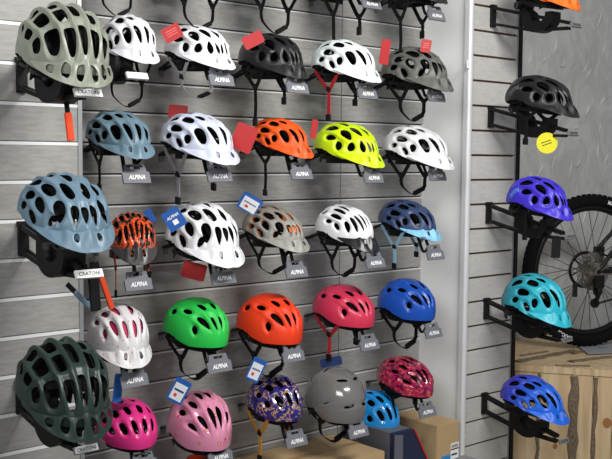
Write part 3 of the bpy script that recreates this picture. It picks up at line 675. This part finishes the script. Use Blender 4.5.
put((245, 374, 303, 422), W, .20, 'tot', purp, 'violet and gold printed toddler bike helmet with mustard straps', (296, 440), 'grey name plate under the violet and gold helmet', straps='open', strap_m=ylw, drop=.0)
put((303, 366, 366, 424), W, .25, 'urban', ugrey, 'glossy grey urban helmet with slit vents', (358, 431), 'grey name plate under the glossy grey urban helmet', straps='loop', drop=-.035, kzr=(.84, 1.3), yaw=-4)
put((347, 387, 400, 438), W, .12, 'tot', skyb, 'metallic sky blue toddler bike helmet half behind the glossy grey helmet', None, 'hanger under the metallic sky blue toddler helmet', straps=None)
put((376, 356, 434, 397), W, .21, 'wing', rflo, 'crimson floral printed children bike helmet above the right cardboard box', (427, 411), 'grey name plate under the crimson floral helmet', straps='open', drop=-.03)
put((178, 452, 240, 500), W, .2, 'kid', ored, 'red orange helmet crown at the bottom edge beneath the pale pink helmet', None, 'hanger out of view under the red orange crown at the bottom edge', straps=None)
# right panel: long framed brackets
XB = 3.247; RZ = [2.1603, 1.7537, 1.3601, .9626, .5643]
ltext = S('light_blue_print', (110, 190, 240), .5); dtext = S('dark_teal_print', (30, 70, 80), .5); gtext = S('grey_print', (120, 120, 122), .4)
for bx, sh, lab, z, bl, kw in (
    ((512, -34, 581, 11), oran2, 'orange bike helmet cut by the top edge on the right panel', RZ[0], 'black bracket of the orange helmet at the top edge, right panel', dict(sty='trail', straps=None, pitch=20)),
    ((505, 75, 580, 118), black, 'black bike helmet over the yellow round tag on the right panel', RZ[1], 'black bracket under the black helmet, right panel', dict(sty='web', straps='open', drop=-.02, text=('CRATONI', 149, 60, 50, gtext, -1))),
    ((506, 176, 574, 221), viol, 'violet bike helmet in front of the bicycle tyre', RZ[2], 'black bracket under the violet helmet', dict(sty='web', straps='open', drop=-.05, text=('CRATONI', 149, 60, 50, ltext, -1))),
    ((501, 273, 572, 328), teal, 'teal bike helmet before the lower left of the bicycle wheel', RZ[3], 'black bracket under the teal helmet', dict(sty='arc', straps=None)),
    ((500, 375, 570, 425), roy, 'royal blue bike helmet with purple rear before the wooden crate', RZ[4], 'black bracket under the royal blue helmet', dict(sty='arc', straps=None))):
    sty = kw.pop('sty')
    put(bx, YR, .245, sty, sh, lab, kind='', group=None, dens=1.15, **kw)
    frame_hanger(XB, YR, z, bl)
# left panel brackets with white labels
for (tx, ty), lab in (((88, 93), 'black bracket with white label under the large sage grey helmet'), ((89, 274), 'black bracket with white label under the large slate blue helmet'), ((86, 449), 'black bracket under the large dark green helmet')):
    q = at(tx, ty, YL-.345); frame_hanger(q.x, YL, q.z+.09, lab, plate='white' if ty < 400 else 'silver', length=.345, dropz=.09)
q = at(137, 76, YM-.345)
frame_hanger(q.x, YM, q.z+.10, 'black bracket with blank white label under the white helmet beside the large sage one', plate='white', length=.345, dropz=.10, brand=None)

# ---------------------------------------------------------------- hang tags
RED = S('red_card', (176, 22, 26), .5); BLU = S('blue_card', (20, 86, 168), .5); YEL = S('yellow_card', (228, 220, 20), .5); DBL = S('navy_card', (18, 44, 96), .5); WHC = S('white_card', (222, 226, 230), .5)
def tagc(px, py, wpx, hpx, Y, m, label, tilt=0, yaw=-40, kind='plain', mats=None, th=.0012, rx=90, name='hang_tag'):
    p = at(px, py, Y); s_ = (np.array(p)-CAM)@fw/F
    return card(name, p, wpx*s_, hpx*s_, m, label, 'tag', rz=yaw, rx=rx, ry=tilt, kind=kind, mats=mats, th=th)
Yt = YM-.30
tagc(172, 33, 19, 15, YM-.26, RED, 'red card clipped to the rear of the white web vent helmet', -28, kind='lines', mats=[RED, S('pale_red_print', (230, 120, 110), .5)])
tagc(253, 40, 21, 13, YM-.30, RED, 'tilted red card on the crown of the matt black helmet', -27)
tagc(385, 52, 10, 25, YM-.22, RED, 'tall red card at the rear of the graphite olive helmet', 8, yaw=-20)
tagc(426, 46, 10, 13, YM-.30, RED, 'small red card on the crown of the graphite olive helmet', 10, kind='lines', mats=[RED, S('pale_red_print', (230, 120, 110), .5)])
tagc(178, 112, 19, 14, YM-.14, RED, 'red card standing behind the crown of the lavender white helmet', 4)
tagc(244, 138, 22, 27, YM-.27, RED, 'large red card left of the matt orange helmet', 22, kind='plain')
tagc(314, 129, 6, 19, YM-.22, RED, 'narrow red card edge left of the neon yellow helmet', 8, yaw=-20)
tagc(194, 271, 24, 17, YM-.22, RED, 'red card under the white helmet with the blue card', 14)
tagc(174, 219, 19, 21, YM-.33, BLU, 'blue card on the white helmet in the third row', -32, kind='logo', mats=[BLU, WHITE])
tagc(250, 204, 22, 18, YM-.16, BLU, 'blue rimmed card behind the warm grey helmet', 30, kind='framed', mats=[BLU, WHC, S('card_grey', (110, 120, 140), .5), S('card_red', (210, 50, 50), .5)])
tagc(118, 388, 9, 29, YM-.28, BLU, 'blue card between the speckled white and the hot pink helmets', 6, yaw=-10)
tagc(179, 391, 17, 25, YM-.33, BLU, 'blue rimmed card on the pale pink helmet', 28, kind='framed', mats=[BLU, WHC, S('card_navy', (30, 50, 110), .5), S('card_red', (210, 50, 50), .5)])
tagc(256, 370, 14, 24, YM-.30, BLU, 'blue rimmed card on the violet and gold helmet', 24, kind='framed', mats=[BLU, WHC, S('card_grey', (110, 120, 140), .5), S('card_red', (210, 50, 50), .5)])
tagc(331, 362, 22, 9, YM-.20, DBL, 'navy card standing behind the glossy grey helmet', -12)
tagc(150, 216, 8, 14, YM-.16, BLU, 'blue card edge right of the orange and black helmet', -30)
tagc(547, 143, 21, 21, YR-.30, YEL, 'round yellow tag hanging under the black helmet on the right panel', -20, yaw=-45, kind='round', mats=[YEL, S('tag_black', (40, 40, 20), .5)])
tagc(556, 248, 9, 20, YR-.37, PLB, 'small dark tag hanging from the bracket of the violet helmet', 2)
tagc(575, 290, 5, 14, YR-.10, PLB, 'narrow dark tag hanging before the brake disc', 0)
tagc(468, 64, 3.4, 8, YR-.014, WHITE, 'small white sticker on the aluminium edge trim', 0, yaw=0, name='price_sticker', th=.0006)
# clips that hang under the large left helmets
def clip(px, py, px2, py2, Y, w, m, label, ms=None):
    a, b_ = at(px, py, Y), at(px2, py2, Y); root = thing('strap_clip', label, 'strap clip', Matrix.Translation(a))
    bm = bmesh.new(); sweep(bm, [Vector(), (b_-a)*.35], (1, 0, 0), .012, .003); obj('strap', bm, ms or STRAPM, root)
    bm = bmesh.new(); v = b_-a; fr = v.normalized().to_track_quat('Z', 'X').to_matrix().to_4x4()
    box(bm, (-w/2, -.005, 0), (w/2, .005, v.length*.68), 0, Matrix.Translation(v*.32) @ fr, .004); obj('sleeve', bm, m, root)
clip(66, 99, 71, 141, YL-.22, .018, orw, 'orange sleeved strap under the large sage grey helmet')
clip(67, 284, 90, 307, YL-.26, .013, slate, 'slate blue sleeved strap under the large slate blue helmet')
clip(92, 262, 96, 311, YL-.30, .026, STRAPM, 'wide black strap end under the large slate blue helmet')
clip(96, 262, 112, 309, YM-.26, .017, orw, 'orange strap dropping onto the speckled white helmet')

# ---------------------------------------------------------------- cardboard boxes
KB = blot_mat('kraft_board', [(0, (186, 158, 118))], 5, .8, 0); TAPE = S('packing_tape', (170, 138, 96), .3)
def carton(label, P, ux, wx, uy, wy, ztop, zbot, m, name='cardboard_box', tape=True, side=None):
    """P = front right top corner; ux points left along the front, uy points back"""
    root = thing(name, label, 'box', Matrix.Translation((P[0], P[1], zbot)))
    h = ztop-zbot; ux = Vector(ux).normalized()*wx; uy = Vector(uy).normalized()*wy
    c = [Vector((0, 0, 0)), ux, ux+uy, uy]
    bm = bmesh.new(); A = [bm.verts.new(v) for v in c]; B = [bm.verts.new(v+Vector((0, 0, h))) for v in c]
    bm.faces.new(A[::-1]); bm.faces.new(B)
    for i in range(4): f = bm.faces.new((A[i], A[(i+1) % 4], B[(i+1) % 4], B[i])); f.material_index = 1 if side and i == 0 else 0
    bmesh.ops.recalc_face_normals(bm, faces=bm.faces[:])
    es = [e for e in bm.edges]; bmesh.ops.bevel(bm, geom=es, offset=.0025, segments=2, affect='EDGES')
    obj('carton_body', bm, [m, side] if side else m, root)
    if tape:
        bm = bmesh.new(); e = Vector((0, 0, h+.0006)); q = (uy*.5)
        vs = [bm.verts.new(v) for v in (q-uy*.045+e, q+ux-uy*.045+e, q+ux+uy*.045+e, q+uy*.045+e)]; bm.faces.new(vs); bmesh.ops.recalc_face_normals(bm, faces=bm.faces[:]); obj('flap_tape', bm, TAPE, root)
    return root, ux, uy, h
zA = at(330, 434, YM).z; PA = at_z(385, 451, zA)
carton('wide kraft cardboard box under the violet and glossy grey helmets', PA, (-1, 0, 0), .50, (0, 1, 0), max(.1, YM-PA.y-.005), zA, .345, KB)
zB = at(460, 420.6, 2.53).z; PB = at_z(460, 420.6, zB)
rb, ux, uy, h = carton('kraft cardboard box with a white label, against the pale side panel', PB+Vector((-.004, 0, 0)), (-1, 0, 0), .135, (0, 1, 0), .25, zB, .345, KB)
bm = bmesh.new(); box(bm, (-.050, -.001, h-.150), (-.002, 0, h-.085), 0); box(bm, (-.05, -.0016, h-.112), (-.002, -.0008, h-.107), 1)
for k in range(9): box(bm, (-.046+.0045*k, -.0016, h-.103), (-.044+.0045*k, -.0008, h-.091), 1)
box(bm, (-.046, -.0016, h-.135), (-.012, -.0008, h-.128), 1)
obj('shipping_label', bm, [WHITE, mat('label_black', (30, 30, 30), .6)], rb)
bm = bmesh.new(); box(bm, (-.105, -.001, h-.16), (-.052, 0, h-.128), 0); obj('blue_strip', bm, S('bright_blue_print', (30, 140, 210), .5), rb)
YC = PB.y-.03
rc = thing('product_carton', 'dark product carton with a slanting red edge line between the two kraft boxes', 'box', Matrix.Translation((at(405, 440, YC).x, YC, .345)))
q = [at(x, y, YC) for x, y in ((394, 424), (414, 429), (428, 461))]; o3 = Vector((at(405, 440, YC).x, YC, .345)); q = [v-o3 for v in q]
sl = (q[2].x-q[1].x)/(q[2].z-q[1].z); xr = q[1].x-q[1].z*sl
bm = bmesh.new(); Mr = Matrix.Rotation(R(90), 4, 'X')
prism(bm, [(q[0].x, 0), (xr, 0), (q[1].x, q[1].z), (q[0].x, q[1].z)], -.02, 0, 0, Mr @ Matrix.Translation((0, 0, 0))); prism(bm, [(q[0].x, 0), (xr, 0), (q[1].x, q[1].z), (q[0].x, q[1].z)], -.20, -.02, 1, Mr)
bmesh.ops.recalc_face_normals(bm, faces=bm.faces[:]); obj('carton_body', bm, [S('navy_carton', (30, 38, 66), .45), S('grey_carton', (96, 98, 106), .5)], rc)
bm = bmesh.new(); sweep(bm, [Vector((xr, -.002, 0)), Vector((q[1].x, -.002, q[1].z))], (1, 0, 0), .005, .004); obj('red_edge', bm, S('red_line', (200, 40, 40), .5), rc)
bm = bmesh.new(); prism(bm, [(q[0].x+.004, .0), (q[0].x+.05, 0), (q[0].x+.05, q[1].z-.012), (q[0].x+.004, q[1].z-.004)], .0003, .0012, 0, Mr); bmesh.ops.recalc_face_normals(bm, faces=bm.faces[:]); obj('grey_front_print', bm, S('grey_carton', (96, 98, 106), .5), rc)

# ---------------------------------------------------------------- wooden crate
PINE = mat('pine_wood', (206, 176, 130), .6); nt, N, L, b = nodes(PINE)
tc = N('ShaderNodeTexCoord'); mp = N('ShaderNodeMapping'); mp.inputs['Scale'].default_value = (16, 16, 1.2); L(tc.outputs['Object'], mp.inputs[0])
wv = N('ShaderNodeTexNoise'); wv.inputs['Scale'].default_value = 1.6; wv.inputs['Distortion'].default_value = 1.2; wv.inputs['Detail'].default_value = 5; L(mp.outputs[0], wv.inputs['Vector'])
cr = N('ShaderNodeValToRGB'); ramp(cr, [(.3, (186, 158, 118)), (.5, (202, 176, 138)), (.7, (216, 194, 158))]); L(wv.outputs['Fac'], cr.inputs[0]); L(cr.outputs[0], b.inputs['Base Color'])
BARK = mat('bark', (92, 74, 56), .9); nt, N, L, b = nodes(BARK); n = N('ShaderNodeTexNoise'); n.inputs['Scale'].default_value = 40; cr = N('ShaderNodeValToRGB'); ramp(cr, [(.35, (84, 72, 60)), (.65, (134, 118, 96))]); L(n.outputs['Fac'], cr.inputs[0]); L(cr.outputs[0], b.inputs['Base Color'])
KNOT = S('knot_brown', (160, 104, 56), .6)
ZC = .65
P1 = at_z(514, 364, ZC); P2 = at_z(612, 370, ZC); ed = (P2-P1); ed.z = 0; Lc = ed.length; ed.normalize(); nrm = Vector((ed.y, -ed.x, 0))
if nrm.y > 0: nrm = -nrm
Mc = Matrix(((ed.x, nrm.x, 0, P1.x), (ed.y, nrm.y, 0, P1.y), (0, 0, 1, 0), (0, 0, 0, 1)))     # local x along the front, local y out of it
crate = thing('wooden_crate', 'pine crate of rough boards with bark strips, carrying the bicycle', 'crate', Mc)
Mi = Mc.inverted(); LT = Lc+.35
bm = bmesh.new()                                    # top: footprint reaches back to the plaster wall
back = [Mi @ Vector((P1.x+.03, YW-.004, 0)), Mi @ Vector((P1.x+1.0, YW-.004, 0))]
prism(bm, [(-.0, .012), (LT, .012), (LT+.55, Mi.to_3x3().row[1][1]*0+(back[1].y)), (back[1].x, back[1].y), (back[0].x, back[0].y)], ZC-.028, ZC)
bmesh.ops.recalc_face_normals(bm, faces=bm.faces[:]); obj('top_board', bm, PINE, crate)
def live_edge(bm, x0, x1, y0, y1, z, w, t, vert=False):
    n = 14; A = []; rr = random.Random(int(x0*999+z[1]*77))
    pts = []
    for k in range(n):
        u = k/(n-1); j = rr.uniform(-.004, .004)
        pts.append(Vector((x0+(x1-x0)*u+(j if vert else 0), y0+(y1-y0)*u+(0 if vert else j), z[0]+(z[1]-z[0])*u)))
    for i in range(n-1):
        pass
    rings = []
    for i, p in enumerate(pts):
        ww = w*(1+.25*math.sin(i*1.7+x0*9)); tt = t
        d = (pts[min(i+1, n-1)]-pts[max(i-1, 0)]).normalized(); nn = Vector((0, 1, 0)) if vert else Vector((0, 0, 1)); s_ = d.cross(nn).normalized()
        rings.append([bm.verts.new(p+s_*ww*a+nn*tt*b_) for a, b_ in ((-.5, 0), (-.25, 1), (.25, 1), (.5, 0))])
    for a, b_ in zip(rings[:-1], rings[1:]):
        for k in range(3): bm.faces.new((a[k], a[k+1], b_[k+1], b_[k]))
    bmesh.ops.recalc_face_normals(bm, faces=bm.faces[:])
bm = bmesh.new()
for (xa, ya, xb, yb, w) in ((516, 362, 575, 351, .045), (572, 354, 612, 345, .03), (520, 356, 548, 352, .012), (570, 362, 612, 357, .035), (556, 366, 590, 366.5, .012)):
    a = Mi @ at_z(xa, ya, ZC); c = Mi @ at_z(xb, yb, ZC); live_edge(bm, a.x, c.x, a.y, c.y, (ZC, ZC), w, .006)
obj('top_bark', bm, BARK, crate)
bm = bmesh.new()
def fx(px):   # px along the front face -> local x, at the height of row y=420
    best = None
    d = ray(px, 420); o3 = Vector(CAM); dv = Vector(d); t = (P1-o3).dot(nrm)/dv.dot(nrm); return (Mi @ (o3+dv*t)).x
xs = [fx(p) for p in (512, 538, 571, 592, 612)]+[fx(612)+.16, fx(612)+.33]; xs[0] = 0.004
for a, c in zip(xs[:-1], xs[1:]): box(bm, (a+.0015, -.012, .0), (c-.0015, .006+rnd.uniform(-.002, .002), ZC-.030), 0, None, .002)
box(bm, (0, -.03, 0), (xs[-1], -.012, ZC-.03), 0)
obj('front_panel', bm, PINE, crate)
bm = bmesh.new()
for px, w in ((538, .016), (573, .040), (594, .018)): live_edge(bm, fx(px), fx(px)+.002, .008, .008, (.0, ZC-.035), w, .006, True)
obj('front_bark', bm, BARK, crate)
for px, zz, r_ in ((607, .42, .018), (556, .30, .010), (585, .22, .012)):
    bm = bmesh.new(); prism(bm, [(r_*math.cos(a), r_*1.2*math.sin(a)) for a in np.linspace(0, 6.283, 17)[:-1]], 0, .0012, 0, Matrix.Translation((fx(px), .0085, zz)) @ Matrix.Rotation(R(-90), 4, 'X'))
    bmesh.ops.recalc_face_normals(bm, faces=bm.faces[:]); obj('knot', bm, KNOT, crate)
bm = bmesh.new(); q = [at_z(x, y, ZC+.0005) for x, y in ((576, 346), (612, 343.5), (640, 353), (588, 355.5))]; c0 = sum(q, Vector())/4
prism(bm, [(p.x-c0.x, p.y-c0.y) for p in q], 0, .003); box(bm, (-.03, -.012, .003), (.015, .012, .0036), 1, Matrix.Rotation(-.4, 4, 'Z')); bmesh.ops.recalc_face_normals(bm, faces=bm.faces[:])
o = obj('grey_sheet', bm, [S('sheet_grey', (150, 152, 158), .5), S('sheet_print', (118, 120, 126), .5)]); o.location = (c0.x, c0.y, ZC+.006); tag(o, 'flat grey sheet lying on the wooden crate under the tyre', 'sheet')

# ---------------------------------------------------------------- bicycle: rear wheel and what reaches into view
HD = R(22); ax = Vector((math.sin(HD), math.cos(HD), 0)); ex = Vector((math.cos(HD), -math.sin(HD), 0)); RT = .366
d = ray(589.5, 269); t = 4.72; WC = Vector(CAM+d*t); WC.z = ZC+.008+RT
Mb = Matrix(((ex.x, ax.x, 0, WC.x), (ex.y, ax.y, 0, WC.y), (0, 0, 1, WC.z), (0, 0, 0, 1)))     # local x forwards, y away from camera
bike = thing('bicycle', 'black mountain bike standing on the wooden crate, rear wheel in view', 'bicycle', Mb)
RUB = mat('tyre_rubber', (14, 14, 15), .9, spec=.15); RIM = mat('black_rim', (16, 16, 17), .4, spec=.3); SPK = S('dark_spoke', (38, 38, 40), .35); DRK = mat('dark_metal', (58, 56, 54), .4, .7); CAS = mat('cassette_steel', (150, 144, 136), .3, .9)
def ring_mesh(bm, prof, n=96, mi=0):
    """prof = closed list of (radius, y)"""
    rr = [[bm.verts.new((r*math.cos(a), y, r*math.sin(a))) for r, y in prof] for a in np.linspace(0, 2*math.pi, n+1)[:-1]]
    for i in range(n):
        A, B = rr[i], rr[(i+1) % n]
        for k in range(len(prof)):
            f = bm.faces.new((A[k], A[(k+1) % len(prof)], B[(k+1) % len(prof)], B[k])); f.smooth = True; f.material_index = mi
bm = bmesh.new(); rt = .028; ring_mesh(bm, [(RT-.004-rt+rt*math.cos(a), rt*1.05*math.sin(a)) for a in np.linspace(0, 2*math.pi, 15)[:-1]], 120)
for k in range(76):                                  # tread blocks in three rows
    a = 2*math.pi*k/76
    for y, r_, w in ((-.021, RT-.012, .008), (0, RT-.002, .012), (.021, RT-.012, .008)):
        Mx = Matrix.Rotation(-(a+(.04 if y == 0 else 0)), 4, 'Y') @ Matrix.Translation((r_-.002, y, 0)) @ Matrix.Rotation(-y*24, 4, 'Z')
        box(bm, (-.005, -w/2, -.0085), (.0045, w/2, .0085), 0, Mx)
obj('tyre', bm, RUB, bike)
bm = bmesh.new(); ring_mesh(bm, [(.312, -.014), (.312, .014), (.296, .012), (.286, .006), (.286, -.006), (.296, -.012)], 96); obj('rim', bm, RIM, bike)
for k in range(32):
    a = 2*math.pi*k/32+.05; sd = 1 if k % 2 else -1; a2 = a+(1.25 if (k//2) % 2 else -1.25)
    bm = bmesh.new(); tube(bm, [Vector((.028*math.cos(a2), sd*.026, .028*math.sin(a2))), Vector((.29*math.cos(a), 0, .29*math.sin(a)))], .0017, 5); obj('spoke', bm, SPK, bike)
bm = bmesh.new(); tube(bm, [Vector((0, -.072, 0)), Vector((0, .072, 0))], .011, 16); tube(bm, [Vector((0, -.03, 0)), Vector((0, .03, 0))], .03, 24); obj('hub', bm, DRK, bike)
bm = bmesh.new()                                     # brake disc on the far side
ring_mesh(bm, [(.090, .039), (.090, .041), (.074, .041), (.074, .039)], 60)
for k in range(6):
    a = k*math.pi/3; tube(bm, smooth_pts([Vector((.026*math.cos(a), .04, .026*math.sin(a))), Vector((.05*math.cos(a+.3), .04, .05*math.sin(a+.3))), Vector((.076*math.cos(a+.35), .04, .076*math.sin(a+.35)))], 3), .004, 6)
obj('brake_disc', bm, DRK, bike)
cas = None; bm = bmesh.new()
for j in range(10):                                  # sprockets with teeth
    r_ = .090-.0074*j; y = -.028-.0050*j; nt_ = 42-3*j; pf = []
    for k in range(nt_*2): a = math.pi*k/nt_; q = r_+(.0028 if k % 2 else -.0022); pf.append((q*math.cos(a), q*math.sin(a)))
    A = [bm.verts.new((x, y-.0009, z)) for x, z in pf]; B = [bm.verts.new((x, y+.0009, z)) for x, z in pf]; nn = len(pf)
    ri_ = r_*(.94 if j < 6 else .82) if j < 9 else .012; I = [bm.verts.new((ri_*math.cos(math.pi*k/nt_), y-.0009, ri_*math.sin(math.pi*k/nt_))) for k in range(nn)]
    for k in range(nn): bm.faces.new((A[k], A[(k+1) % nn], B[(k+1) % nn], B[k])); bm.faces.new((A[k], I[k], I[(k+1) % nn], A[(k+1) % nn]))
    if j < 5:
        for k in range(5): a = k*1.2566+j*.1; sweep(bm, [Vector((.018*math.cos(a), y, .018*math.sin(a))), Vector((ri_*math.cos(a+.25), y, ri_*math.sin(a+.25)))], (0, 1, 0), .002, .008)
obj('cassette', bm, CAS, bike)
bm = bmesh.new(); box(bm, (-.02, -.085, -.075), (.028, -.055, -.015), 0, None, .006); tube(bm, [Vector((.0, -.07, -.04)), Vector((.012, -.066, -.10)), Vector((-.005, -.055, -.155))], [.014, .012, .010], 10)
for q in ((.010, -.095), (-.004, -.150)): tube(bm, [Vector((q[0], -.062, q[1])), Vector((q[0], -.048, q[1]))], .022, 16)
obj('rear_derailleur', bm, PLB, bike)
bm = bmesh.new(); ch = [Vector((.42, -.044, .035)), Vector((.09, -.044, .066)), Vector((.03, -.044, .084))]; sweep(bm, ch, (0, 1, 0), .006, .009); sweep(bm, [Vector((.42, -.05, -.07)), Vector((.02, -.055, -.150))], (0, 1, 0), .006, .009); obj('chain', bm, DRK, bike)
for sg in (-1, 1):
    bm = bmesh.new(); tube(bm, smooth_pts([Vector((0, sg*.066, 0)), Vector((.10, sg*.062, .0)), Vector((.43, sg*.035, -.03))], 4), [.010]*4+[.012]*4+[.013], 10); obj('chainstay', bm, RIM, bike)
    bm = bmesh.new(); tube(bm, smooth_pts([Vector((0, sg*.066, .0)), Vector((.09, sg*.062, .10)), Vector((.34, sg*.03, .36))], 4), .010, 10); obj('seatstay', bm, RIM, bike)
bm = bmesh.new(); box(bm, (.06, .035, .03), (.11, .062, .11), 0, None, .006); obj('brake_caliper', bm, PLB, bike)
def arc_text(s, a0, r0, hgt, wang):
    bm = bmesh.new(); V2, F2 = text_tris(s, .0, .03); vs = []
    for x, y in V2:
        a = a0-x*wang; r_ = r0+y*wang*r0; yy = -rt*1.05*math.sqrt(max(0, 1-((r_-(RT-.004-rt))/rt)**2))-.0006; vs.append(bm.verts.new((r_*math.cos(a), yy, r_*math.sin(a))))
    for f in F2:
        try: bm.faces.new([vs[i] for i in f])
        except ValueError: pass
    obj('tyre_lettering', bm, WHITE, bike)
arc_text('MAXXIS', R(70), .334, .012, .26); arc_text('MAXXIS', R(-116), .336, .012, .26)

# ---------------------------------------------------------------- light
def area(name, loc, tgt, sx, sy, e, col=(1, 1, 1), spread=180):
    l = bpy.data.lights.new(name, 'AREA'); l.shape = 'RECTANGLE'; l.size = sx; l.size_y = sy; l.energy = e; l.color = col; l.spread = R(spread)
    o = bpy.data.objects.new(name, l); sc.collection.objects.link(o); o.location = loc
    o.rotation_euler = (Vector(tgt)-Vector(loc)).to_track_quat('-Z', 'Y').to_euler()
area('ceiling_light', (1.9, .55, 2.9), (1.9, 2.4, 1.3), 1.3, .25, 68, (1, .985, .95))
area('side_panel_fill', (-.6, .5, 2.6), (3.2, 2.6, 1.3), 1.4, .9, 13, (1, .99, .97), 90)  # unseen fill lamp, added on the left to lighten the pale side panel
w = bpy.data.worlds.new('world'); sc.world = w; w.use_nodes = True
w.node_tree.nodes['Background'].inputs[0].default_value = (.93, .96, 1, 1); w.node_tree.nodes['Background'].inputs[1].default_value = .24
for k, v in FIT.items(): print('FIT %.2f %.2f %s' % (v[0], v[1], k[:50]))
